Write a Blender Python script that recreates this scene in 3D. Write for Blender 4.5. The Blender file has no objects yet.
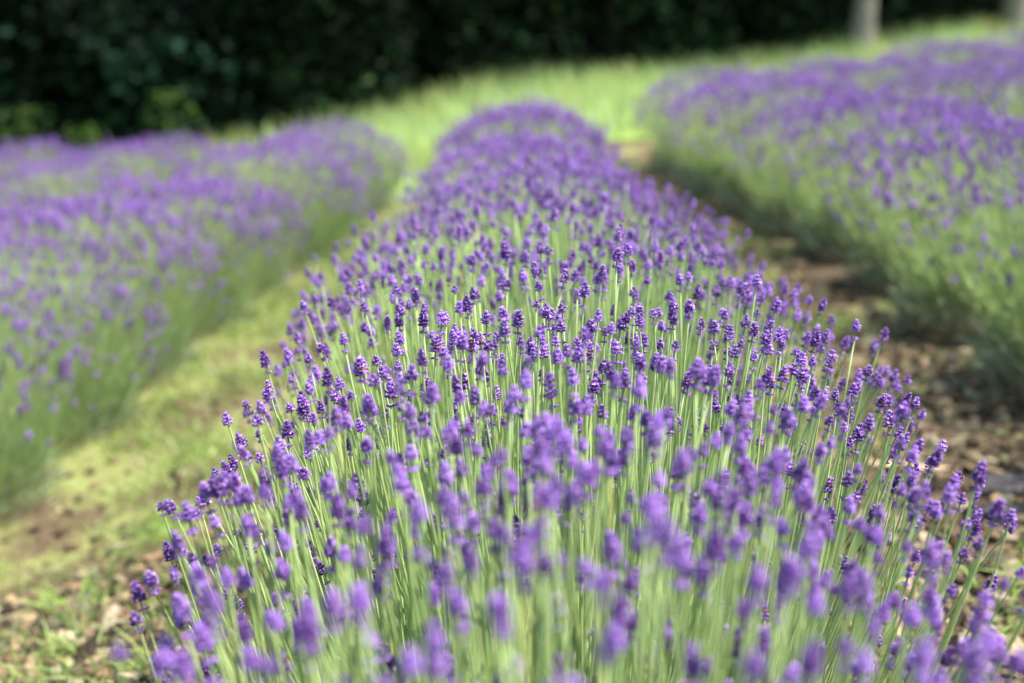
import bpy, math, random
import numpy as np

# ------------------------------------------------------------------ camera, sky, sun, exposure
scene = bpy.context.scene
COL = scene.collection
R = math.radians
CAM_Z = 0.82
F_PX = 1422.0
HORIZON = 45.0

cam_d = bpy.data.cameras.new('camera')
cam = bpy.data.objects.new('camera', cam_d)
COL.objects.link(cam)
cam.location = (0, 0, CAM_Z)
cam.rotation_euler = (R(90) - math.atan((341.5 - HORIZON) / F_PX), 0, 0)
cam_d.sensor_width = 36.0
cam_d.lens = 50.0
cam_d.clip_start = 0.02
cam_d.clip_end = 500
cam_d.dof.use_dof = True
cam_d.dof.focus_distance = 1.36
cam_d.dof.aperture_fstop = 3.2
cam_d.dof.aperture_blades = 0
scene.camera = cam

SUN_EL, SUN_AZ = 60.0, 98.0        # azimuth measured from the view direction (+Y) towards the right (+X)
world = bpy.data.worlds.new('World')
scene.world = world
world.use_nodes = True
wn = world.node_tree.nodes
wl = world.node_tree.links
sky = wn.new('ShaderNodeTexSky')
sky.sky_type = 'NISHITA'
sky.sun_disc = False
sky.sun_elevation = R(SUN_EL)
sky.sun_rotation = R(SUN_AZ)
bg = wn.get('Background') or wn.new('ShaderNodeBackground')
bg.inputs['Strength'].default_value = 0.15
wl.new(sky.outputs[0], bg.inputs['Color'])

sun_d = bpy.data.lights.new('sun', 'SUN')
sun_d.energy = 4.6
sun_d.angle = R(0.5)
sun_d.color = (1.0, 0.955, 0.88)
sun = bpy.data.objects.new('sun', sun_d)
COL.objects.link(sun)
sun.rotation_euler = (R(90 - SUN_EL), 0, R(180 - SUN_AZ))
sun.location = (8, 3, 12)

vs = scene.view_settings
vs.view_transform = 'Standard'
vs.look = 'None'
vs.exposure = 1.62
vs.gamma = 1.0
vs.use_curve_mapping = False

scene.cycles.use_denoising = True
scene.cycles.max_bounces = 8
scene.cycles.transparent_max_bounces = 8

# ------------------------------------------------------------------ helpers
rng = np.random.default_rng(11)
random.seed(5)


def unit(v):
    v = np.asarray(v, float)
    return v / np.maximum(np.linalg.norm(v, axis=-1, keepdims=True), 1e-9)


def frame_of(d):
    """rotation matrix whose third column is d"""
    d = unit(d)
    a = np.array([0, 1.0, 0]) if abs(d[1]) < 0.9 else np.array([1.0, 0, 0])
    x = unit(np.cross(a, d))
    return np.stack([x, np.cross(d, x), d], axis=1)


class MB:
    """collects vertices, faces, a tint per vertex and a material slot per face; links them as one mesh"""

    def __init__(self):
        self.v, self.t, self.loops, self.sizes, self.mi = [], [], [], [], []
        self.n = 0

    def add(self, v, faces, tint, mi=0):
        """v (n,3); faces: list of index arrays, each (m,k); tint (3,) or (n,3)"""
        v = np.asarray(v, float)
        self.v.append(v)
        tint = np.asarray(tint, float)
        self.t.append(np.broadcast_to(tint, (len(v), 3)))
        for f in faces:
            f = np.asarray(f, np.int64)
            if f.size == 0:
                continue
            self.loops.append((f + self.n).ravel())
            self.sizes.append(np.full(len(f), f.shape[1], np.int64))
            self.mi.append(np.full(len(f), mi, np.int64))
        self.n += len(v)

    def add_raw(self, raw, rot=None, loc=(0, 0, 0), scale=1.0, tint_mul=1.0):
        v, t, loops, sizes, mi = raw
        vv = v * scale
        if rot is not None:
            vv = vv @ rot.T
        self.v.append(vv + np.asarray(loc))
        self.t.append(t * tint_mul)
        self.loops.append(loops + self.n)
        self.sizes.append(sizes)
        self.mi.append(mi)
        self.n += len(v)

    def raw(self):
        return (np.concatenate(self.v), np.concatenate(self.t), np.concatenate(self.loops),
                np.concatenate(self.sizes), np.concatenate(self.mi))

    def mesh(self, name, mats, smooth=True):
        v, t, loops, sizes, mi = self.raw()
        me = bpy.data.meshes.new(name)
        me.vertices.add(len(v))
        me.vertices.foreach_set('co', v.astype(np.float32).ravel())
        me.loops.add(len(loops))
        me.loops.foreach_set('vertex_index', loops.astype(np.int32))
        me.polygons.add(len(sizes))
        starts = np.concatenate([[0], np.cumsum(sizes)[:-1]])
        me.polygons.foreach_set('loop_start', starts.astype(np.int32))
        me.polygons.foreach_set('loop_total', sizes.astype(np.int32))
        me.polygons.foreach_set('material_index', mi.astype(np.int32))
        me.polygons.foreach_set('use_smooth', np.full(len(sizes), bool(smooth)))
        at = me.color_attributes.new('tint', 'FLOAT_COLOR', 'POINT')
        c = np.ones((len(v), 4), np.float32)
        c[:, :3] = t
        at.data.foreach_set('color', c.ravel())
        for m in mats:
            me.materials.append(m)
        me.update(calc_edges=True)
        return me

    def build(self, name, mats, parent=None, smooth=True):
        o = bpy.data.objects.new(name, self.mesh(name, mats, smooth))
        COL.objects.link(o)
        o.parent = parent
        return o


def tag(o, label=None, cat=None, group=None, kind=None):
    for k, val in (('label', label), ('category', cat), ('group', group), ('kind', kind)):
        if val:
            o[k] = val
    return o


def empty(name, loc):
    o = bpy.data.objects.new(name, None)
    o.empty_display_size = 0.05
    o.location = loc
    COL.objects.link(o)
    return o


def tube(mb, pts, rad, tint, sides=5, mi=0, cap=True):
    pts = np.asarray(pts, float)
    k = len(pts)
    rad = np.broadcast_to(np.asarray(rad, float), (k,))
    tg = unit(np.gradient(pts, axis=0))
    a = np.array([0, 1.0, 0]) if abs(tg[0][1]) < 0.8 else np.array([1.0, 0, 0])
    x = unit(np.cross(np.broadcast_to(a, tg.shape), tg))
    y = np.cross(tg, x)
    ang = np.linspace(0, 2 * math.pi, sides, endpoint=False)
    ring = (pts[:, None] + rad[:, None, None] * (np.cos(ang)[None, :, None] * x[:, None] + np.sin(ang)[None, :, None] * y[:, None]))
    v = ring.reshape(-1, 3)
    i = np.arange(k - 1)[:, None] * sides
    j = np.arange(sides)[None]
    j2 = (j + 1) % sides
    q = np.stack([i + j, i + j2, i + sides + j2, i + sides + j], -1).reshape(-1, 4)
    f = [q]
    if cap:
        f.append(((k - 1) * sides + np.arange(sides))[None])
    tint = np.asarray(tint, float)
    if tint.ndim == 2:
        tint = np.repeat(tint, sides, axis=0)
    mb.add(v, f, tint, mi)


def blades(mb, base, direction, length, width, tint, bend=0.0, mi=0, roll=None, segs=1, r=rng):
    """many leaf blades at once: pointed strips, each bent under its weight"""
    base = np.asarray(base, float)
    n = len(base)
    d = unit(direction)
    length = np.broadcast_to(length, (n,))[:, None]
    width = np.broadcast_to(width, (n,))[:, None]
    rv = r.normal(size=(n, 3))
    side = unit(np.cross(d, rv))
    bend = np.broadcast_to(bend, (n,))[:, None]
    out = d.copy()
    out[:, 2] = 0
    out = unit(out + 1e-4 * rv)
    mid = base + d * length * 0.5 + out * bend * length * 0.12
    tip = base + d * length + out * bend * length * 0.5 - np.array([0, 0, 1.0]) * np.abs(bend) * length * 0.18
    v = np.stack([base - side * width * 0.35, base + side * width * 0.35, mid + side * width * 0.5,
                  mid - side * width * 0.5, tip], 1).reshape(-1, 3)
    o = np.arange(n)[:, None] * 5
    q = o + np.array([[0, 1, 2, 3]])
    t3 = o + np.array([[3, 2, 4]])
    tint = np.asarray(tint, float)
    if tint.ndim == 2:
        tint = np.repeat(tint, 5, axis=0)
    mb.add(v, [q, t3], tint, mi)


def leaves(mb, pos, normal, size, tint, mi=0, r=rng, aspect=0.55):
    """many pointed oval leaves, each a folded pair of faces"""
    n = len(pos)
    nrm = unit(normal)
    ax = unit(np.cross(nrm, r.normal(size=(n, 3))))
    sd = np.cross(nrm, ax)
    s = np.broadcast_to(size, (n,))[:, None]
    v = np.stack([pos - ax * s * 0.5, pos + sd * s * aspect * 0.5 + nrm * s * 0.1, pos + ax * s * 0.5 - nrm * s * 0.08,
                  pos - sd * s * aspect * 0.5 + nrm * s * 0.1], 1).reshape(-1, 3)
    o = np.arange(n)[:, None] * 4
    tint = np.asarray(tint, float)
    if tint.ndim == 2:
        tint = np.repeat(tint, 4, axis=0)
    mb.add(v, [o + np.array([[0, 1, 2]]), o + np.array([[0, 2, 3]])], tint, mi)


# ------------------------------------------------------------------ materials
def new_mat(name):
    m = bpy.data.materials.new(name)
    m.use_nodes = True
    nt = m.node_tree
    for n in list(nt.nodes):
        nt.nodes.remove(n)
    out = nt.nodes.new('ShaderNodeOutputMaterial')
    return m, nt, out


def plant_mat(name, rough=0.55, transl=0.3, spec=0.3, noise_scale=60.0, noise_amt=0.35, transl_gain=1.0):
    """colour from the tint of the plant itself, mottled a little, part of the light passing through"""
    m, nt, out = new_mat(name)
    N, L = nt.nodes, nt.links
    at = N.new('ShaderNodeAttribute')
    at.attribute_name = 'tint'
    tc = N.new('ShaderNodeTexCoord')
    no = N.new('ShaderNodeTexNoise')
    no.inputs['Scale'].default_value = noise_scale
    no.inputs['Detail'].default_value = 3
    L.new(tc.outputs['Object'], no.inputs['Vector'])
    mr = N.new('ShaderNodeMapRange')
    mr.inputs['From Min'].default_value = 0.3
    mr.inputs['From Max'].default_value = 0.7
    mr.inputs['To Min'].default_value = 1 - noise_amt
    mr.inputs['To Max'].default_value = 1 + noise_amt
    L.new(no.outputs['Fac'], mr.inputs['Value'])
    mul = N.new('ShaderNodeVectorMath')
    mul.operation = 'SCALE'
    L.new(at.outputs['Color'], mul.inputs[0])
    L.new(mr.outputs['Result'], mul.inputs['Scale'])
    p = N.new('ShaderNodeBsdfPrincipled')
    p.inputs['Roughness'].default_value = rough
    p.inputs['Specular IOR Level'].default_value = spec
    L.new(mul.outputs['Vector'], p.inputs['Base Color'])
    if transl > 0:
        tr = N.new('ShaderNodeBsdfTranslucent')
        g = N.new('ShaderNodeVectorMath')
        g.operation = 'SCALE'
        g.inputs['Scale'].default_value = transl_gain
        L.new(mul.outputs['Vector'], g.inputs[0])
        L.new(g.outputs['Vector'], tr.inputs['Color'])
        mx = N.new('ShaderNodeMixShader')
        mx.inputs['Fac'].default_value = transl
        L.new(p.outputs[0], mx.inputs[1])
        L.new(tr.outputs[0], mx.inputs[2])
        L.new(mx.outputs[0], out.inputs['Surface'])
    else:
        L.new(p.outputs[0], out.inputs['Surface'])
    return m


M_STEM = plant_mat('lavender_stem_green', rough=0.5, transl=0.35, spec=0.35, noise_scale=40, noise_amt=0.15)
M_FLOWER = plant_mat('lavender_violet', rough=0.7, transl=0.3, spec=0.15, noise_scale=900, noise_amt=0.25)
M_LEAF = plant_mat('lavender_leaf', rough=0.6, transl=0.3, spec=0.25, noise_scale=25, noise_amt=0.3)
M_GRASS = plant_mat('grass_blades', rough=0.5, transl=0.4, spec=0.3, noise_scale=1.2, noise_amt=0.22)
M_TREE = plant_mat('tree_leaves', rough=0.85, transl=0.15, spec=0.06, noise_scale=1.1, noise_amt=0.6)
M_CHIP = plant_mat('bark_mulch', rough=0.9, transl=0.0, spec=0.2, noise_scale=120, noise_amt=0.5)


def ramp(nt, fac, stops):
    r = nt.nodes.new('ShaderNodeValToRGB')
    e = r.color_ramp.elements
    while len(e) < len(stops):
        e.new(0.5)
    for k, (p, c) in enumerate(stops):
        e[k].position = p
        e[k].color = (*c, 1)
    nt.links.new(fac, r.inputs['Fac'])
    return r


def ground_mat():
    """mulchy brown soil with moss and short green growing through in patches"""
    m, nt, out = new_mat('soil_and_moss')
    N, L = nt.nodes, nt.links
    tc = N.new('ShaderNodeTexCoord')

    def noise(scale, detail=4, rough=0.6):
        n = N.new('ShaderNodeTexNoise')
        n.inputs['Scale'].default_value = scale
        n.inputs['Detail'].default_value = detail
        n.inputs['Roughness'].default_value = rough
        L.new(tc.outputs['Object'], n.inputs['Vector'])
        return n
    fine = noise(55, 6, 0.7)
    soil = ramp(nt, fine.outputs['Fac'], [(0.3, (0.025, 0.018, 0.012)), (0.46, (0.085, 0.06, 0.034)), (0.6, (0.17, 0.125, 0.07)), (0.76, (0.30, 0.24, 0.145))])
    green = ramp(nt, noise(80, 5, 0.7).outputs['Fac'], [(0.3, (0.09, 0.1, 0.03)), (0.5, (0.22, 0.24, 0.08)), (0.62, (0.27, 0.28, 0.10)), (0.78, (0.38, 0.39, 0.18))])
    patch = noise(3.2, 6, 0.65)
    sep = N.new('ShaderNodeSeparateXYZ')
    L.new(tc.outputs['Object'], sep.inputs[0])
    # the path on the sunny left is greener than the mulched one on the right
    side = N.new('ShaderNodeMapRange')
    side.inputs['From Min'].default_value = -0.4
    side.inputs['From Max'].default_value = 0.5
    side.inputs['To Min'].default_value = 0.02
    side.inputs['To Max'].default_value = -0.06
    L.new(sep.outputs['X'], side.inputs['Value'])
    far = N.new('ShaderNodeMapRange')
    far.inputs['From Min'].default_value = 1.6
    far.inputs['From Max'].default_value = 3.0
    far.inputs['To Min'].default_value = -0.13
    far.inputs['To Max'].default_value = 0.0
    L.new(sep.outputs['Y'], far.inputs['Value'])
    a1 = N.new('ShaderNodeMath')
    L.new(patch.outputs['Fac'], a1.inputs[0])
    L.new(side.outputs[0], a1.inputs[1])
    a2 = N.new('ShaderNodeMath')
    L.new(a1.outputs[0], a2.inputs[0])
    L.new(far.outputs[0], a2.inputs[1])
    fac = ramp(nt, a2.outputs[0], [(0.44, (0, 0, 0)), (0.6, (1, 1, 1))])
    mx = N.new('ShaderNodeMix')
    mx.data_type = 'RGBA'
    L.new(fac.outputs['Color'], mx.inputs['Factor'])
    L.new(soil.outputs['Color'], mx.inputs['A'])
    L.new(green.outputs['Color'], mx.inputs['B'])
    p = N.new('ShaderNodeBsdfPrincipled')
    p.inputs['Roughness'].default_value = 0.95
    p.inputs['Specular IOR Level'].default_value = 0.1
    L.new(mx.outputs['Result'], p.inputs['Base Color'])
    b = N.new('ShaderNodeBump')
    b.inputs['Strength'].default_value = 0.9
    b.inputs['Distance'].default_value = 0.012
    L.new(fine.outputs['Fac'], b.inputs['Height'])
    L.new(b.outputs[0], p.inputs['Normal'])
    L.new(p.outputs[0], out.inputs['Surface'])
    return m


def simple_ground(name, lo, hi, scale):
    m, nt, out = new_mat(name)
    N, L = nt.nodes, nt.links
    tc = N.new('ShaderNodeTexCoord')
    n = N.new('ShaderNodeTexNoise')
    n.inputs['Scale'].default_value = scale
    n.inputs['Detail'].default_value = 6
    L.new(tc.outputs['Object'], n.inputs['Vector'])
    r = ramp(nt, n.outputs['Fac'], [(0.3, lo), (0.7, hi)])
    p = N.new('ShaderNodeBsdfPrincipled')
    p.inputs['Roughness'].default_value = 0.95
    p.inputs['Specular IOR Level'].default_value = 0.1
    L.new(r.outputs['Color'], p.inputs['Base Color'])
    L.new(p.outputs[0], out.inputs['Surface'])
    return m


def bark_mat(name, lo, hi):
    m, nt, out = new_mat(name)
    N, L = nt.nodes, nt.links
    tc = N.new('ShaderNodeTexCoord')
    mp = N.new('ShaderNodeMapping')
    mp.inputs['Scale'].default_value = (9, 9, 1.6)
    L.new(tc.outputs['Object'], mp.inputs['Vector'])
    n = N.new('ShaderNodeTexNoise')
    n.inputs['Scale'].default_value = 3
    n.inputs['Detail'].default_value = 7
    n.inputs['Roughness'].default_value = 0.7
    L.new(mp.outputs[0], n.inputs['Vector'])
    r = ramp(nt, n.outputs['Fac'], [(0.3, lo), (0.68, hi)])
    p = N.new('ShaderNodeBsdfPrincipled')
    p.inputs['Roughness'].default_value = 0.95
    p.inputs['Specular IOR Level'].default_value = 0.08
    L.new(r.outputs['Color'], p.inputs['Base Color'])
    b = N.new('ShaderNodeBump')
    b.inputs['Strength'].default_value = 0.8
    b.inputs['Distance'].default_value = 0.03
    L.new(n.outputs['Fac'], b.inputs['Height'])
    L.new(b.outputs[0], p.inputs['Normal'])
    L.new(p.outputs[0], out.inputs['Surface'])
    return m


M_GROUND = ground_mat()
M_MEADOW = simple_ground('meadow_turf', (0.12, 0.2, 0.035), (0.26, 0.36, 0.09), 6)
M_FOREST = simple_ground('leaf_litter', (0.012, 0.012, 0.006), (0.04, 0.035, 0.018), 3)
M_BARK = bark_mat('grey_bark', (0.08, 0.07, 0.055), (0.24, 0.215, 0.175))
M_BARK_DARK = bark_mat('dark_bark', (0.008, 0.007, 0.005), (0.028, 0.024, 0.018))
M_SLATE = bark_mat('dark_slate', (0.02, 0.018, 0.018), (0.11, 0.1, 0.1))


# ------------------------------------------------------------------ terrain
def sstep(a, b, x):
    t = np.clip((x - a) / (b - a), 0, 1)
    return t * t * (3 - 2 * t)


def ground_z(x, y):
    x = np.asarray(x, float)
    y = np.asarray(y, float)
    cross = np.where(x < 0, (0.205 - 0.075 * sstep(6.6, 8.4, y)) * np.clip(x, -14, 0) * sstep(0.0, 0.9, -x), 0.068 * np.clip(x, 0, 20))
    yy = np.clip(y, -10, 40)
    rise = 0.04 * np.where(yy > 8, (yy - 8) ** 2 / (np.abs(yy - 8) + 1.5), 0)
    bumps = 0.006 * np.sin(x * 7.3 + 1.2 * np.sin(y * 3.1)) * np.cos(y * 5.7 + 0.6) + 0.004 * np.sin(x * 19 + y * 13)
    return cross + rise + bumps


def tree_line(x):
    x = np.asarray(x, float)
    return 16.6 + np.where(x < 0, 0.72 * x, 0.60 * x)


def sheet(name, xs, ys, mat, dz=0.0, keep=None):
    X, Y = np.meshgrid(xs, ys)
    Z = ground_z(X, Y) + dz
    v = np.stack([X, Y, Z], -1).reshape(-1, 3)
    nx, ny = len(xs), len(ys)
    i = np.arange(ny - 1)[:, None] * nx
    j = np.arange(nx - 1)[None]
    q = np.stack([i + j, i + j + 1, i + nx + j + 1, i + nx + j], -1).reshape(-1, 4)
    if keep is not None:
        c = v[q].mean(1)
        q = q[keep(c[:, 0], c[:, 1])]
    mb = MB()
    mb.add(v, [q], (1, 1, 1))
    o = mb.build(name, [mat])
    o['kind'] = 'structure'
    return o


gx = np.unique(np.concatenate([np.linspace(-120, -6, 30), np.linspace(-6, 6, 241), np.linspace(6, 120, 30)]))
gy = np.unique(np.concatenate([np.linspace(-80, 0, 20), np.linspace(0, 10, 201), np.linspace(10, 30, 81), np.linspace(30, 160, 20)]))
sheet('ground', gx, gy, M_GROUND)


# ------------------------------------------------------------------ where the rows run
def lerp_row(xn, yn, xf, yf):
    def f(y):
        t = sstep(yn, yf + 1.5, np.asarray(y, float))
        return xn + (xf - xn) * t
    return f


# name, centre line, first and last bush
ROWS = {
    'middle': (lambda y: 0.042 + 0.022 * sstep(0.8, 1.7, y) - 0.003 * np.asarray(y, float), 0.70, 5.85),
    'left1': (lerp_row(-1.40, 4.0, -0.86, 8.2), 2.5, 8.0),
    'left2': (lerp_row(-2.9, 4.6, -1.92, 9.0), 4.5, 8.9),
    'left3': (lerp_row(-4.2, 5.4, -2.95, 9.6), 7.1, 9.6),
    'right1': (lerp_row(1.37, 3.0, 1.16, 8.5), 2.3, 8.5),
    'right2': (lerp_row(2.55, 4.0, 1.98, 9.4), 4.4, 9.5),
    'right3': (lerp_row(3.6, 5.0, 2.9, 10.2), 6.6, 10.3),
    'right4': (lerp_row(4.6, 6.0, 3.85, 11), 9.0, 11.2),
}
SPACING = 0.57


# ------------------------------------------------------------------ lavender flower heads
V_DARK = np.array([0.10, 0.036, 0.19])
V_MID = np.array([0.255, 0.106, 0.42])
V_LIGHT = np.array([0.42, 0.225, 0.64])
V_PALE = np.array([0.58, 0.38, 0.76])
BROWN = np.array([0.30, 0.17, 0.07])


def violet(r):
    t = r.random()
    c = V_DARK + (V_MID - V_DARK) * min(1, t * 1.6) if t < 0.62 else V_MID + (V_LIGHT - V_MID) * (t - 0.62) / 0.38
    return c * (0.8 + 0.4 * r.random())


def bud_template(sides, rings):
    ang = np.linspace(0, 2 * math.pi, sides, endpoint=False)
    v, f4 = [], []
    for (z, rr) in rings:
        v.append(np.stack([np.cos(ang) * rr, np.sin(ang) * rr, np.full(sides, z)], -1))
    v = np.concatenate(v + [np.array([[0, 0, 1.0]])])
    k = len(rings)
    for a in range(k - 1):
        for j in range(sides):
            f4.append((a * sides + j, a * sides + (j + 1) % sides, (a + 1) * sides + (j + 1) % sides, (a + 1) * sides + j))
    f3 = [((k - 1) * sides + j, (k - 1) * sides + (j + 1) % sides, k * sides) for j in range(sides)]
    return v, [np.array(f4), np.array(f3)]


BUD_HI = bud_template(5, [(0, 0.5), (0.45, 1.0), (0.82, 0.8)])
BUD_LO = bud_template(4, [(0, 0.55), (0.6, 1.0)])


def make_head(r, hi=True, size=1.0, wilt=False):
    """one flower head along +Z from the origin: whorls of calyx buds with small open petals"""
    mb = MB()
    bv, bf = BUD_HI if hi else BUD_LO
    nw = int(r.integers(3, 7)) if hi else int(r.integers(3, 6))
    tone = r.choice([0, 0, 0, 1, 1, 2, 3])   # usual, in open bloom, in dark bud, greyish
    gap = r.random() < 0.7
    step = 0.0028 if hi else 0.0032
    z = 0.0
    zs = []
    if gap:
        zs.append((0.0, 0.8))
        z += r.uniform(0.006, 0.015)
    for w in range(nw):
        zs.append((z + w * step, 1.0))
    top = zs[-1][0]
    for wi, (zz, sc) in enumerate(zs):
        k = wi - (1 if gap else 0)
        t = max(0, k) / max(1, nw - 1)
        n = int((13 if hi else 6) - (4.5 if hi else 2) * max(0, t - 0.45) * 1.8)
        if gap and wi == 0:
            n = max(3, n - (7 if r.random() < 0.5 else 3))
        tilt = (78 - 58 * t ** 1.6)
        off = r.uniform(0, 6.28)
        for b in range(n):
            a = off + 6.283 * b / n + r.normal(0, 0.16)
            tl = R(tilt + r.normal(0, 8))
            d = np.array([math.cos(a) * math.sin(tl), math.sin(a) * math.sin(tl), math.cos(tl)])
            ln = (r.uniform(0.0048, 0.0060) if hi else r.uniform(0.0048, 0.0068)) * sc * (0.86 + 0.22 * math.sin(math.pi * min(1, t + 0.2)))
            wd = r.uniform(0.00100, 0.0013) * (1.0 if hi else 1.9) * sc
            M = frame_of(d)
            loc = np.array([0, 0, zz]) + d * 0.0009
            c = violet(r)
            if tone == 1:
                c = c * 0.75 + V_LIGHT * 0.36
            elif tone == 2:
                c = c * 0.75
            elif tone == 3:
                c = c * 0.85 + np.array([0.03, 0.032, 0.03])
            if wilt and r.random() < 0.2:
                c = BROWN * r.uniform(0.6, 1.6)
            v = (bv * np.array([wd, wd, ln])) @ M.T + loc
            tint = np.repeat(c[None], len(v), 0)
            tint[: len(v) // 3] = tint[: len(v) // 3] * 0.8 + np.array([0.03, 0.03, 0.03])
            mb.add(v, bf, tint, 1)
            if r.random() < (0.35 if hi else 0.3) * (1, 1.9, 0.4, 0.8)[tone]:          # an open floret at the mouth of the calyx
                tip = loc + d * ln * 0.96
                pc = V_LIGHT + (V_PALE - V_LIGHT) * r.random() ** 1.5
                npet = int(r.integers(2, 5)) if hi else 1
                ps = r.uniform(0.0012, 0.0020) * (1 if hi else 1.9)
                for q in range(npet):
                    aa = r.uniform(0, 6.28)
                    sd = M[:, 0] * math.cos(aa) + M[:, 1] * math.sin(aa)
                    up = np.cross(d, sd)
                    pv = np.stack([tip - up * ps * 0.25, tip + sd * ps * 0.7 + up * ps * 0.5 + d * ps * 0.35,
                                   tip + sd * ps * 1.15 + d * ps * 0.1, tip + sd * ps * 0.7 - up * ps * 0.5 + d * ps * 0.35])
                    mb.add(pv, [np.array([[0, 1, 2, 3]])], pc * r.uniform(0.8, 1.1), 1)
    # the stalk inside the head
    tube(mb, [[0, 0, -0.001], [0, 0, top * 0.5], [0, 0, top]], [0.0009, 0.0009, 0.0006], np.array([0.2, 0.24, 0.14]), 4, 0)
    v, t, l, s, m = mb.raw()
    return (v * size, t, l, s, m)


HEADS_HI = [make_head(np.random.default_rng(100 + k), True, wilt=(k == 3)) for k in range(18)]
HEADS_LO = [make_head(np.random.default_rng(300 + k), False) for k in range(10)]


def raw_to_mesh(raw, name, mats):
    mb = MB()
    mb.add_raw(raw)
    return mb.mesh(name, mats)


HEAD_MESHES = [raw_to_mesh(h, 'flower_head', [M_STEM, M_FLOWER]) for h in HEADS_HI]

STEM_A = np.array([0.46, 0.55, 0.23])
STEM_B = np.array([0.29, 0.42, 0.13])


def stem_path(p0, p1, segs, r, lean):
    p0, p1 = np.asarray(p0), np.asarray(p1)
    L = np.linalg.norm(p1 - p0)
    c = p0 * 0.45 + p1 * 0.55 + np.array([0, 0, 0.06 * L]) + r.normal(0, 0.006, 3) * np.array([1, 1, 0]) + (p1 - p0) * np.array([lean, lean, 0]) + r.normal(0, 0.012, 3) * np.array([1, 1, 0])
    t = np.linspace(0, 1, segs)[:, None]
    return (1 - t) ** 2 * p0 + 2 * t * (1 - t) * c + t * t * p1


def bush_plan(r, n, ru, rv, top, front=False, back=False, low=0.33):
    """tips and feet of the stalks of one bush, in the bush's own frame (u across the row, v along it)"""
    out = []
    tries = 0
    pts = []
    while len(out) < n and tries < n * 40:
        tries += 1
        u, v = r.uniform(-1, 1), r.uniform(-1, 1)
        q = (abs(u) ** 2.4 + abs(v) ** 2.4) ** (1 / 2.4)
        if q > 1:
            continue
        p = np.array([u * ru, v * rv])
        if pts and np.min(np.sum((np.array(pts) - p) ** 2, 1)) < ((0.0165 if n < 600 else 0.0135) * r.uniform(0.5, 1.15)) ** 2:
            continue
        pts.append(p)
        au = abs(u)
        av = abs(v) if ((front and v < 0) or (back and v > 0)) else abs(v) * 0.5
        e = (au ** 2.2 + av ** 2.2) ** (1 / 2.2)
        h = top * (1 - (0.29 if rv < 0.37 and ru < 0.4 else 0.36) * e ** 2.4) + r.normal(0, 0.017)
        if r.random() < low:
            h *= r.uniform(0.70 if low < 0.4 else 0.60, 0.97)
        if r.random() < 0.03:
            h += r.uniform(0.02, 0.045)
        tip = np.array([p[0] + r.normal(0, 0.012), p[1] + r.normal(0, 0.012), h])
        foot = np.array([p[0] * 0.66, p[1] * 0.72, 0.13 * (1 - 0.5 * e)])
        foot += r.normal(0, 0.02, 3) * np.array([1, 1, 0.3])
        out.append((foot, tip))
    return out


def foliage_mesh(r, n, wide, ru, rv, hgt, long_shoots):
    """the grey-green leafy cushion of a bush, with its leafless young shoots"""
    mb = MB()
    d = unit(r.normal(size=(n, 3)))
    d[:, 2] = np.abs(d[:, 2])
    rad = r.uniform(0.45, 1.0, n) ** 0.6
    pos = d * rad[:, None] * np.array([ru, rv, hgt])
    pos[:, 2] = np.maximum(pos[:, 2], 0.005) + 0.01
    dirn = d * np.array([1, 1, 0.35]) + np.array([0, 0, 0.9]) + r.normal(0, 0.3, (n, 3))
    g = r.random((n, 1))
    tint = np.array([0.19, 0.26, 0.125]) * (1 - g) + np.array([0.36, 0.43, 0.28]) * g
    dry = (r.random(n) < 0.35 * np.clip(1 - pos[:, 2] / (0.6 * hgt), 0, 1))[:, None]
    tint = np.where(dry, np.array([0.17, 0.135, 0.085]) * (0.5 + g), tint)
    blades(mb, pos, dirn, r.uniform(0.03, 0.06, n), r.uniform(0.0025, 0.0045, n) * wide, tint, bend=r.uniform(-0.1, 0.5, n), r=r)
    k = long_shoots
    a = r.uniform(0, 6.283, k)
    q = np.sqrt(r.random(k))
    foot = np.stack([np.cos(a) * q * ru * 0.85, np.sin(a) * q * rv * 0.9, np.full(k, 0.1)], -1)
    dirn = np.stack([np.cos(a) * q * 0.55, np.sin(a) * q * 0.4, np.ones(k)], -1) + r.normal(0, 0.08, (k, 3))
    g = r.random((k, 1))
    tint = np.array([0.26, 0.40, 0.11]) * (1 - g) + np.array([0.42, 0.54, 0.20]) * g
    blades(mb, foot, dirn, r.uniform(0.18, 0.34, k) * (1 - 0.25 * q), r.uniform(0.002, 0.0034, k) * wide, tint, bend=r.uniform(-0.05, 0.3, k), r=r)
    return mb


def woody_base(r):
    mb = MB()
    for k in range(9):
        a = 6.283 * k / 9 + r.normal(0, 0.2)
        e = np.array([math.cos(a) * 0.15, math.sin(a) * 0.16, 0.11])
        m_ = e * np.array([0.5, 0.5, 0.35])
        tube(mb, [[0, 0, -0.03], m_, e], [0.008, 0.006, 0.003], np.array([0.09, 0.07, 0.05]), 5)
    return mb


ORD = ['first', 'second', 'third', 'fourth', 'fifth', 'sixth', 'seventh', 'eighth', 'ninth', 'tenth', 'eleventh', 'twelfth']
ROW_TEXT = {
    'middle': 'the middle row',
    'left1': 'the row just left of the middle row',
    'left2': 'the second row left of the middle row',
    'left3': 'the third row left of the middle row',
    'right1': 'the row just right of the middle row',
    'right2': 'the second row right of the middle row',
    'right3': 'the third row right of the middle row',
    'right4': 'the fourth row right of the middle row',
}
GROUP_TEXT = {k: 'lavender bushes in ' + t for k, t in ROW_TEXT.items()}


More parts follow.
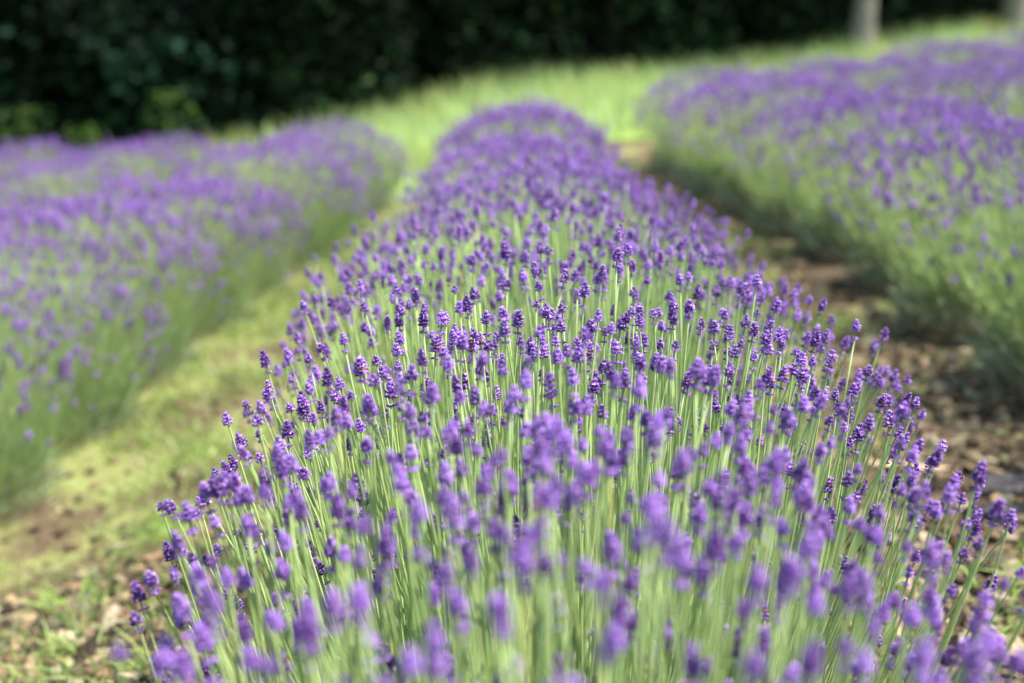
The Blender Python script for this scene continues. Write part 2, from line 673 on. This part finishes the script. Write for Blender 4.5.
def bush_label(row, k, n):
    t = ROW_TEXT[row]
    if row == 'middle':
        if k == 0:
            return 'blurred lavender bush closest to the camera, rounding off the near end of the middle row'
        if k == n - 1:
            return 'blurred lavender bush forming the domed far end of the middle row'
        if k == 1:
            return 'sharply focused lavender bush, second from the near end of the middle row'
    if k == n - 1:
        return 'lavender bush at the grassy far end of ' + t
    if n - k <= k:
        return ORD[n - k - 1] + ' lavender bush from the far end of ' + t
    return ORD[k] + ' lavender bush from the near end of ' + t


def add_stalk_geometry(mb, foot, tip, r, heads, segs, sides, wide=1.0, head_scale=1.0):
    path = stem_path(foot, tip, segs, r, 0.08)
    c = STEM_B + (STEM_A - STEM_B) * r.random()
    tube(mb, path, np.linspace(0.0013, 0.00095, segs) * wide, c, sides, 0, cap=False)
    h = heads[int(r.integers(len(heads)))]
    d = unit(unit(path[-1] - path[-2]) + r.normal(0, 0.05, 3))
    a = r.uniform(0, 6.283)
    Z = np.array([[math.cos(a), -math.sin(a), 0], [math.sin(a), math.cos(a), 0], [0, 0, 1]])
    mb.add_raw(h, frame_of(d) @ Z, path[-1], r.uniform(0.66, 1.0) * head_scale, r.uniform(0.85, 1.12))


def make_near_bush(row, k, n, x, y, seed, n_stalks, front, back, ru=0.42, rv=0.37, top=0.565, scale_head=1.0, shoots=520, n_leaf=3200, low=0.33):
    r = np.random.default_rng(seed)
    z = float(ground_z(x, y)) - 0.01
    root = empty('lavender_bush', (x, y, z))
    tag(root, bush_label(row, k, n), 'lavender bush', GROUP_TEXT[row])
    foliage_mesh(r, n_leaf, 1.0, ru * 0.8, rv * 0.98, 0.27, shoots).build('foliage', [M_LEAF], root)
    woody_base(r).build('woody_base', [M_BARK_DARK], root)
    plan = bush_plan(r, n_stalks, ru, rv, top, front, back, low)
    # the hundred whose heads show largest: close to the camera and high
    cam_v = np.array([-x, -y, CAM_Z - z])
    score = [-np.linalg.norm(t - cam_v) + 0.9 * t[2] for _, t in plan]
    order = np.argsort(score)[::-1]
    rest = MB()
    for rank, idx in enumerate(order):
        foot, tip = plan[idx]
        if rank < 100:
            path = stem_path(foot, tip, 7, r, 0.08)
            c = STEM_B + (STEM_A - STEM_B) * r.random()
            mb = MB()
            tube(mb, path, np.linspace(0.00135, 0.00095, 7), c * (np.array([1.15, 0.95, 0.8]) if r.random() < 0.08 else 1.0), 5, 0)
            if r.random() < 0.45:                       # a pair of small leaves part of the way up
                q = path[int(r.integers(2, 5))]
                sd = unit(np.append(r.normal(size=2), 0))
                blades(mb, [q, q], [sd + [0, 0, 1.1], -sd + [0, 0, 1.1]], r.uniform(0.012, 0.028, 2), 0.0028, c * 0.8, bend=0.3, r=r)
            st = mb.build('flower_stalk', [M_STEM], root)
            hd = bpy.data.objects.new('flower_head', HEAD_MESHES[int(r.integers(len(HEAD_MESHES)))])
            COL.objects.link(hd)
            hd.parent = st
            d = unit(unit(path[-1] - path[-2]) + r.normal(0, 0.05, 3))
            hd.location = path[-1]
            hd.rotation_mode = 'QUATERNION'
            from mathutils import Matrix
            a = r.uniform(0, 6.283)
            Z = np.array([[math.cos(a), -math.sin(a), 0], [math.sin(a), math.cos(a), 0], [0, 0, 1]])
            hd.rotation_quaternion = Matrix((frame_of(d) @ Z).tolist()).to_quaternion()
            s = r.uniform(0.64, 0.98) * scale_head
            hd.scale = (s, s, s)
        else:
            add_stalk_geometry(rest, foot, tip, r, HEADS_HI, 6, 4, 1.0, scale_head)
    o = rest.build('flower_stalks', [M_STEM, M_FLOWER], root)
    o['kind'] = 'stuff'
    return root


FAR_VARIANTS = {}


def far_variant(key):
    """shared meshes of a far bush: leaves, all its stalks"""
    if key in FAR_VARIANTS:
        return FAR_VARIANTS[key]
    num, front, back, far, narrow = key
    r = np.random.default_rng(900 + num * 7 + front * 31 + back * 57 + far * 91)
    ru, rv, top = ((0.335 if narrow else 0.42) + r.uniform(-0.03, 0.03), 0.36 + r.uniform(-0.02, 0.03), 0.55 + r.uniform(-0.025, 0.02))
    fo = foliage_mesh(r, 4500 if not far else 3000, 1.4 if not far else 2.0, ru * 0.8, rv * 0.95, 0.28, 450 if not far else 300).mesh('foliage', [M_LEAF])
    mb = MB()
    for foot, tip in bush_plan(r, 560, ru, rv, top, front, back, 0.33 if narrow else 0.5):
        add_stalk_geometry(mb, foot, tip, r, HEADS_LO, 4, 3, 1.15 if not far else 1.4, 1.2 if narrow else 1.38)
    st = mb.mesh('flower_stalks', [M_STEM, M_FLOWER])
    FAR_VARIANTS[key] = (fo, st)
    return FAR_VARIANTS[key]


def make_far_bush(row, k, n, x, y, num, front, back, far):
    fo, st = far_variant((num % 4, front, back, far, row == 'middle'))
    z = float(ground_z(x, y)) - 0.01
    root = empty('lavender_bush', (x, y, z))
    tag(root, bush_label(row, k, n), 'lavender bush', GROUP_TEXT[row])
    for nm, me in (('foliage', fo), ('flower_stalks', st)):
        o = bpy.data.objects.new(nm, me)
        COL.objects.link(o)
        o.parent = root
        if nm == 'flower_stalks':
            o['kind'] = 'stuff'
    s = 1 + random.uniform(-0.08, 0.07)
    root.scale = (s * random.choice((-1, 1)) if False else s, s, s)
    return root


NEAR = {('middle', k) for k in range(5)} | {('left1', 0), ('left1', 1), ('left1', 2), ('right1', 0), ('right1', 1)}
bush_count = 0
for row, (xc, y0, y1) in ROWS.items():
    n = int(round((y1 - y0) / SPACING)) + 1
    ys = np.linspace(y0, y1, n)
    if row != 'middle':
        n = int(round((y1 - y0) / 0.66)) + 1
        ys = np.linspace(y0, y1, n)
    if row == 'middle':
        ys = np.concatenate([[0.70, 1.13, 1.62], np.linspace(2.17, y1, n - 3)])
    for k in range(n):
        y = float(ys[k] + (random.uniform(-0.03, 0.03) if 0 < k < n - 1 else 0))
        x = float(xc(y) + random.uniform(-0.02, 0.02))
        front, back = k == 0, k == n - 1
        if (row, k) in NEAR:
            mid = row == 'middle'
            if mid:
                make_near_bush(row, k, n, x, y, 40 + bush_count, (700, 640, 560, 540, 540)[k], front, back,
                               ru=(0.315, 0.365, 0.392, 0.39, 0.375)[k], rv=(0.30, 0.30, 0.34, 0.36, 0.36)[k], top=(0.555, 0.56, 0.565, 0.565, 0.565)[k], scale_head=(1.0, 0.98, 0.97, 0.97, 1.0)[k], low=(0.6, 0.5, 0.4, 0.33, 0.33)[k])
            else:
                make_near_bush(row, k, n, x, y, 40 + bush_count, 650, front, back, top=0.565, scale_head=1.15, shoots=900, n_leaf=8000, low=0.5)
        else:
            make_far_bush(row, k, n, x, y, bush_count, front, back, y > 6)
        bush_count += 1


# ------------------------------------------------------------------ meadow grass beyond the rows
def row_mask(x, y, margin):
    hit = np.zeros(len(x), bool)
    for row, (xc, y0, y1) in ROWS.items():
        hit |= (np.abs(x - xc(y)) < margin) & (y > y0 - 0.45) & (y < y1 + 0.3)
    return hit


def field_end(x):
    """how far the bare paths between the rows run before the meadow starts"""
    return np.interp(x, [-6, -3, -1, 0, 0.55, 2.5, 5, 8], [10.2, 10, 9.0, 7.2, 10.6, 10.6, 11.2, 11.8])


sheet('meadow', np.linspace(-12, 24, 100), np.linspace(6.6, 36, 90), M_MEADOW, 0.012,
      keep=lambda x, y: (y > field_end(x)) & (y < tree_line(x) + 1.5))
sheet('forest_floor', np.linspace(-40, 60, 120), np.linspace(2, 90, 110), M_FOREST, 0.03,
      keep=lambda x, y: (y > tree_line(x) + 0.4) & (y > 7))

r = np.random.default_rng(77)
n = 95000
gxs = r.uniform(-9, 17, n)
gys = 6.8 + (r.random(n) ** 1.15) * 24
ok = (gys > field_end(gxs) + r.normal(0, 0.25, n)) & (gys < tree_line(gxs) + 1.2) & ~row_mask(gxs, gys, 0.42)
ok &= np.abs(gxs) < 0.42 * gys + 1.5
gxs, gys = gxs[ok], gys[ok]
n = len(gxs)
mb = MB()
g = r.random((n, 1))
patchy = (0.5 + 0.5 * np.sin(gxs * 1.1 + np.sin(gys * 0.7) * 2) * np.cos(gys * 0.6))[:, None]
tint = (np.array([0.20, 0.29, 0.09]) * (1 - g) + np.array([0.37, 0.44, 0.19]) * g) * (0.72 + 0.5 * patchy) * np.where(np.sin(gxs * 3.3 + gys) * np.sin(gys * 2.1 - gxs) > 0.55, np.array([[1.15], [0.95], [0.9]]), 1.0).T
hgt = r.uniform(0.10, 0.34, n) * (0.8 + 0.5 * patchy[:, 0])
dirn = r.normal(0, 0.28, (n, 3)) + np.array([0, 0, 1.0])
blades(mb, np.stack([gxs, gys, ground_z(gxs, gys)], -1), dirn, hgt, r.uniform(0.008, 0.016, n), tint, bend=r.uniform(0, 0.6, n), r=r)
tag(mb.build('meadow_grass', [M_GRASS]), 'tall lime green meadow grass growing between the lavender rows and the trees', 'grass', kind='stuff')

# ------------------------------------------------------------------ path litter, moss and small weeds
r = np.random.default_rng(5)


def path_points(n, lo=0.30):
    y = 1.3 + r.random(n) ** 1.35 * 8.2
    x = r.uniform(-1.6, 1.7, n)
    ok = ~row_mask(x, y, lo) & (y < field_end(x))
    return x[ok], y[ok]


ICO = None


def chip(mb, x, y, z, s, flat, tint, rr):
    """an angular crumb of mulch or a pebble"""
    v = np.array([[-1, -1, -1], [1, -1, -1], [1, 1, -1], [-1, 1, -1], [-1, -1, 1], [1, -1, 1], [1, 1, 1], [-1, 1, 1]], float)
    v = v * np.array([1.0, rr.uniform(0.45, 0.9), flat]) * s + rr.normal(0, 0.22 * s, (8, 3)) * np.array([1, 1, flat])
    M = frame_of(np.array([rr.normal(0, 0.4), rr.normal(0, 0.4), 1.0]))
    a = rr.uniform(0, 6.28)
    Z = np.array([[math.cos(a), -math.sin(a), 0], [math.sin(a), math.cos(a), 0], [0, 0, 1]])
    v = v @ (M @ Z).T + np.array([x, y, z])
    f = np.array([[3, 2, 1, 0], [4, 5, 6, 7], [0, 1, 5, 4], [1, 2, 6, 5], [2, 3, 7, 6], [3, 0, 4, 7]])
    mb.add(v, [f], tint)


CHIP_COLS = np.array([[0.09, 0.06, 0.035], [0.19, 0.125, 0.07], [0.28, 0.2, 0.11], [0.38, 0.3, 0.19], [0.05, 0.035, 0.022], [0.25, 0.22, 0.14], [0.22, 0.14, 0.075], [0.2, 0.2, 0.09]])
mb = MB()
px, py = path_points(34000)
ex = np.concatenate([r.uniform(-1.3, -0.35, 3500), r.uniform(0.4, 1.2, 1500)])
ey = np.concatenate([1.5 + 1.3 * r.random(3500) ** 1.4, r.uniform(1.6, 3.4, 1500)])
px, py = np.concatenate([px, ex]), np.concatenate([py, ey])
pz = ground_z(px, py)
for x, y, z in zip(px, py, pz):
    keep = 1.0 if x > 0 else (1.0 if y < 2.5 else 0.16)
    if r.random() > keep:
        continue
    chip(mb, x, y, z + 0.002, 0.0025 + 0.0125 * r.random() ** 2.4 * (1 + 0.08 * y), r.uniform(0.25, 0.7), CHIP_COLS[r.integers(len(CHIP_COLS))] * r.uniform(0.4, 0.85), r)
tag(mb.build('mulch', [M_CHIP], smooth=False), 'brown bark mulch and crumbs of soil strewn over the paths', 'mulch', kind='stuff')

mb = MB()
px, py = path_points(26000)
clump = np.sin(px * 5.1 + 1.7 * np.sin(py * 2.3)) * np.cos(py * 3.7 + px * 2) + 0.4 * np.sin(px * 13 + py * 9)
sel = (clump + np.where(px < 0, 0.33, -0.25) + np.where(py < 2.5, -0.5, 0)) > r.uniform(-0.2, 0.9, len(px))
px, py = px[sel], py[sel]
k = 6
bx = np.repeat(px, k) + r.normal(0, 0.014, len(px) * k)
by = np.repeat(py, k) + r.normal(0, 0.014, len(px) * k)
m = len(bx)
g = r.random((m, 1))
tint = np.array([0.16, 0.25, 0.06]) * (1 - g) + np.array([0.36, 0.41, 0.13]) * g
dirn = r.normal(0, 0.55, (m, 3)) + np.array([0, 0, 1.0])
blades(mb, np.stack([bx, by, ground_z(bx, by)], -1), dirn, (0.010 + 0.05 * r.random(m) ** 2.5) * (1 + 0.05 * by), r.uniform(0.002, 0.004, m) * (1 + 0.15 * by), tint, bend=r.uniform(0, 0.8, m), r=r)
tag(mb.build('path_weeds', [M_GRASS]), 'short yellow green grass and moss growing over the paths', 'grass', kind='stuff')


# ------------------------------------------------------------------ trees and the dark wood behind the meadow
def tree(x, y, h, tr, crown_r, crown_lo, leaf_col, label, bark, group='trees along the edge of the wood', n_leaf=14000, leaf=0.085, seed=0):
    rr = np.random.default_rng(seed)
    z = float(ground_z(x, y)) - 0.05
    root = empty('tree', (x, y, z))
    tag(root, label, 'tree', group)
    lean = rr.normal(0, 0.025, 2)
    hs = np.linspace(0, 1, 9)
    pts = np.stack([lean[0] * h * hs + 0.05 * np.sin(hs * 5 + seed), lean[1] * h * hs + 0.05 * np.cos(hs * 4 + seed), hs * h * 0.85], -1)
    rad = tr * (1 - 0.75 * hs)
    rad[0] *= 1.35
    mb = MB()
    tube(mb, pts, rad, (1, 1, 1), 12)
    mb.build('trunk', [bark], root)
    lb = MB()
    for k in range(9):
        t = rr.uniform(0.25, 0.8)
        p = np.array([np.interp(t, hs, pts[:, i]) for i in range(3)])
        a = rr.uniform(0, 6.283)
        L = crown_r * rr.uniform(0.5, 0.9)
        e = p + np.array([math.cos(a) * L, math.sin(a) * L, L * rr.uniform(0.1, 0.7)])
        tube(lb, [p, (p + e) / 2 + np.array([0, 0, -0.08]), e], [tr * 0.3 * (1 - t) + 0.02, tr * 0.2 * (1 - t) + 0.012, 0.008], (1, 1, 1), 6)
    lb.build('limbs', [bark], root)
    mb = MB()
    ncl = 80
    cd = unit(rr.normal(size=(ncl, 3)))
    cr = rr.uniform(0.35, 1.0, ncl)
    cc = cd * cr[:, None] * np.array([crown_r, crown_r, (h - crown_lo) * 0.5]) + np.array([lean[0] * h * .5, lean[1] * h * .5, (h + crown_lo) * 0.5])
    idx = rr.integers(0, ncl, n_leaf)
    pos = cc[idx] + rr.normal(0, 0.17 * crown_r, (n_leaf, 3)) * np.array([1, 1, 0.7])
    pos[:, 2] = np.maximum(pos[:, 2], 0.12)
    if crown_lo < 1.0:                                  # suckers and low branches round the foot of the trunk
        kk = n_leaf // 3
        a = rr.uniform(0, 6.283, kk)
        q = crown_r * 0.75 * np.sqrt(rr.random(kk))
        q = np.maximum(q, 0.25)
        pos[:kk] = np.stack([np.cos(a) * q, np.sin(a) * q, rr.uniform(0.05, 2.6, kk)], -1)
    cs = (0.25 + 2.0 * rr.random(ncl) ** 2.2)[idx][:, None] * (np.array([1, 1, 1]) + rr.normal(0, 0.12, (ncl, 3)))[idx]
    tint = np.asarray(leaf_col) * cs * rr.uniform(0.7, 1.3, (n_leaf, 1))
    leaves(mb, pos, rr.normal(0, 0.6, (n_leaf, 3)) + np.array([0, 0, 0.8]), rr.uniform(0.7, 1.3, n_leaf) * np.where(pos[:, 2] < 2.6, 1.7, 1.0) * leaf, tint, r=rr)
    mb.build('crown', [M_TREE], root)
    return root


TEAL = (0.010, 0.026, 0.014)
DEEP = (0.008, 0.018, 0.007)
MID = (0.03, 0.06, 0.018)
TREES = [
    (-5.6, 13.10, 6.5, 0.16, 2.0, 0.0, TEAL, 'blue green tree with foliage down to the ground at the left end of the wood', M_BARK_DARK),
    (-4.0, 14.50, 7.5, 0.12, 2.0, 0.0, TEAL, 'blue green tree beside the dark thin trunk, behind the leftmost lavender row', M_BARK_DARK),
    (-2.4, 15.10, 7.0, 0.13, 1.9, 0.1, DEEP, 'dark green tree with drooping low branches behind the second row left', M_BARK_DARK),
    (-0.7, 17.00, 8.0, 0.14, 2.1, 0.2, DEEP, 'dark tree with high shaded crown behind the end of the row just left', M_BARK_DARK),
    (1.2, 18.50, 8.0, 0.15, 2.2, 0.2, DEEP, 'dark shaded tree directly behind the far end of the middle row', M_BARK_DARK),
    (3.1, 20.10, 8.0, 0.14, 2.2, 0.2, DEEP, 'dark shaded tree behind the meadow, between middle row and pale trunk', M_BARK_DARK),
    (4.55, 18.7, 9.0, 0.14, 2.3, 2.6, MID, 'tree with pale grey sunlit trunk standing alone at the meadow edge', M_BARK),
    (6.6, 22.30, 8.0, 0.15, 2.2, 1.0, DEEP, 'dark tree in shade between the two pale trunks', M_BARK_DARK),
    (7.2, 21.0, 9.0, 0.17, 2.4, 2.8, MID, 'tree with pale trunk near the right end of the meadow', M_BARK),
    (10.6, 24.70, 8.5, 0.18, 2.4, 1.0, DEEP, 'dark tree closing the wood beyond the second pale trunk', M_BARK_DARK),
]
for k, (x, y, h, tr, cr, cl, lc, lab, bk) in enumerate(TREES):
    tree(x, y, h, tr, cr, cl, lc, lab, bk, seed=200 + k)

# young saplings catching the light at the edge of the wood
def sapling(x, y, h, label, seed):
    rr = np.random.default_rng(seed)
    root = empty('sapling', (x, y, float(ground_z(x, y)) - 0.02))
    tag(root, label, 'sapling', 'saplings at the edge of the wood')
    mb = MB()
    tube(mb, [[0, 0, 0], [0.02, 0, h * 0.5], [0.0, 0.02, h]], [0.012, 0.009, 0.004], (1, 1, 1), 6)
    mb.build('stem', [M_BARK_DARK], root)
    n = 110
    t = rr.uniform(0.35, 1.0, n)
    pos = np.stack([rr.normal(0, 0.1, n), rr.normal(0, 0.1, n), t * h], -1)
    mb = MB()
    leaves(mb, pos, rr.normal(0, 0.5, (n, 3)) + np.array([0.3, -0.3, 0.7]), rr.uniform(0.05, 0.09, n), np.array([0.034, 0.066, 0.012]) * rr.uniform(0.6, 1.3, (n, 1)), r=rr)
    mb.build('leaves', [M_TREE], root)


sapling(-4.1, 12.0, 0.75, 'small lime green sapling at the left, farthest from the meadow', 71)
sapling(-3.55, 11.9, 0.55, 'lowest lime green sapling, just above the left lavender blooms', 72)
sapling(-3.0, 12.6, 0.7, 'lime green sapling nearest the meadow, at the foot of the wood', 73)

# the far side of the wood reads as one dark mass
r = np.random.default_rng(8)
n = 120000
wx = r.uniform(-22, 30, n)
wy = tree_line(np.clip(wx, -12, 40)) + 1.3 + r.random(n) ** 1.5 * 11
wy = np.maximum(wy, 10.5 + r.random(n) * 3)
wz = ground_z(wx, wy) + r.random(n) ** 1.6 * 10.5
mb = MB()
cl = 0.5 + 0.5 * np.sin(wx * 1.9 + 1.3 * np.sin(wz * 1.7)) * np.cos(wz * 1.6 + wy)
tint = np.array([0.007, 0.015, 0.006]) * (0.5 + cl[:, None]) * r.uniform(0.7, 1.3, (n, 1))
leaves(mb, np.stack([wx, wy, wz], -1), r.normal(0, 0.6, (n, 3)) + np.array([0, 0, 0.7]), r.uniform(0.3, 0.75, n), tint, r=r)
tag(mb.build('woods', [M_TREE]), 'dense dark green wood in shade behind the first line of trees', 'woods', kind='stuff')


# ------------------------------------------------------------------ loose bark and slate on the right hand path, weeds beside them
def slab(name, label, cat, x, y, lx, ly, lz, rot, mat, tint, seed, tilt=0.1):
    rr = np.random.default_rng(seed)
    k = 7
    ang = np.linspace(0, 2 * math.pi, k, endpoint=False)
    prof = 1 + rr.normal(0, 0.2, k)
    mb = MB()
    rings = []
    for (zz, sc) in ((0, 0.94), (0.25, 1.0), (0.8, 0.97), (1.0, 0.86)):
        rings.append(np.stack([np.cos(ang) * prof * sc * lx / 2, np.sin(ang) * prof * sc * ly / 2,
                               np.full(k, zz * lz) + rr.normal(0, 0.06 * lz, k)], -1))
    v = np.concatenate(rings + [np.array([[0, 0, lz * 1.02]])])
    f4 = [(a * k + j, a * k + (j + 1) % k, (a + 1) * k + (j + 1) % k, (a + 1) * k + j) for a in range(3) for j in range(k)]
    f3 = [(3 * k + j, 3 * k + (j + 1) % k, 4 * k) for j in range(k)]
    mb.add(v, [np.array(f4), np.array(f3)], tint)
    o = mb.build(name, [mat], smooth=False)
    o.location = (x, y, float(ground_z(x, y)) - 0.002)
    o.rotation_euler = (tilt, rr.normal(0, 0.05), rot)
    return tag(o, label, cat)


slab('slate_piece', 'dark flat slate piece lying on the mulch beside the middle row', 'stone', 0.86, 2.36, 0.15, 0.09, 0.022, 0.2, M_SLATE, (1, 1, 1), 1, 0.12)
slab('slate_piece', 'smaller dark stone half under the larger flat slate on the path', 'stone', 0.80, 2.24, 0.09, 0.06, 0.02, -0.3, M_SLATE, (1, 1, 1), 2, 0.05)
slab('bark_piece', 'long pale tan strip of bark on the path behind the flower heads', 'bark', 0.74, 2.52, 0.2, 0.035, 0.014, -0.15, M_CHIP, np.array([0.42, 0.3, 0.2]), 3, 0.1)

rr = np.random.default_rng(61)
mb = MB()
for cx, cy, k in ((0.78, 1.98, 34), (0.72, 1.9, 26), (0.86, 2.06, 26), (0.68, 1.78, 26), (-0.80, 2.36, 30), (-0.72, 2.75, 46), (-0.66, 2.6, 30), (0.95, 2.3, 20), (-0.9, 2.05, 18)):
    b = np.stack([cx + rr.normal(0, 0.03, k), cy + rr.normal(0, 0.03, k)], -1)
    z = ground_z(b[:, 0], b[:, 1])
    g = rr.random((k, 1))
    blades(mb, np.column_stack([b, z]), rr.normal(0, 0.5, (k, 3)) + np.array([0, 0, 1.0]), rr.uniform(0.03, 0.085, k), rr.uniform(0.003, 0.005, k),
           np.array([0.2, 0.34, 0.06]) * (1 - g) + np.array([0.36, 0.5, 0.12]) * g, bend=rr.uniform(0.1, 0.9, k), r=rr)
tag(mb.build('weeds', [M_GRASS]), 'fresh green grass weeds sprouting along the foot of the middle row', 'grass', kind='stuff')
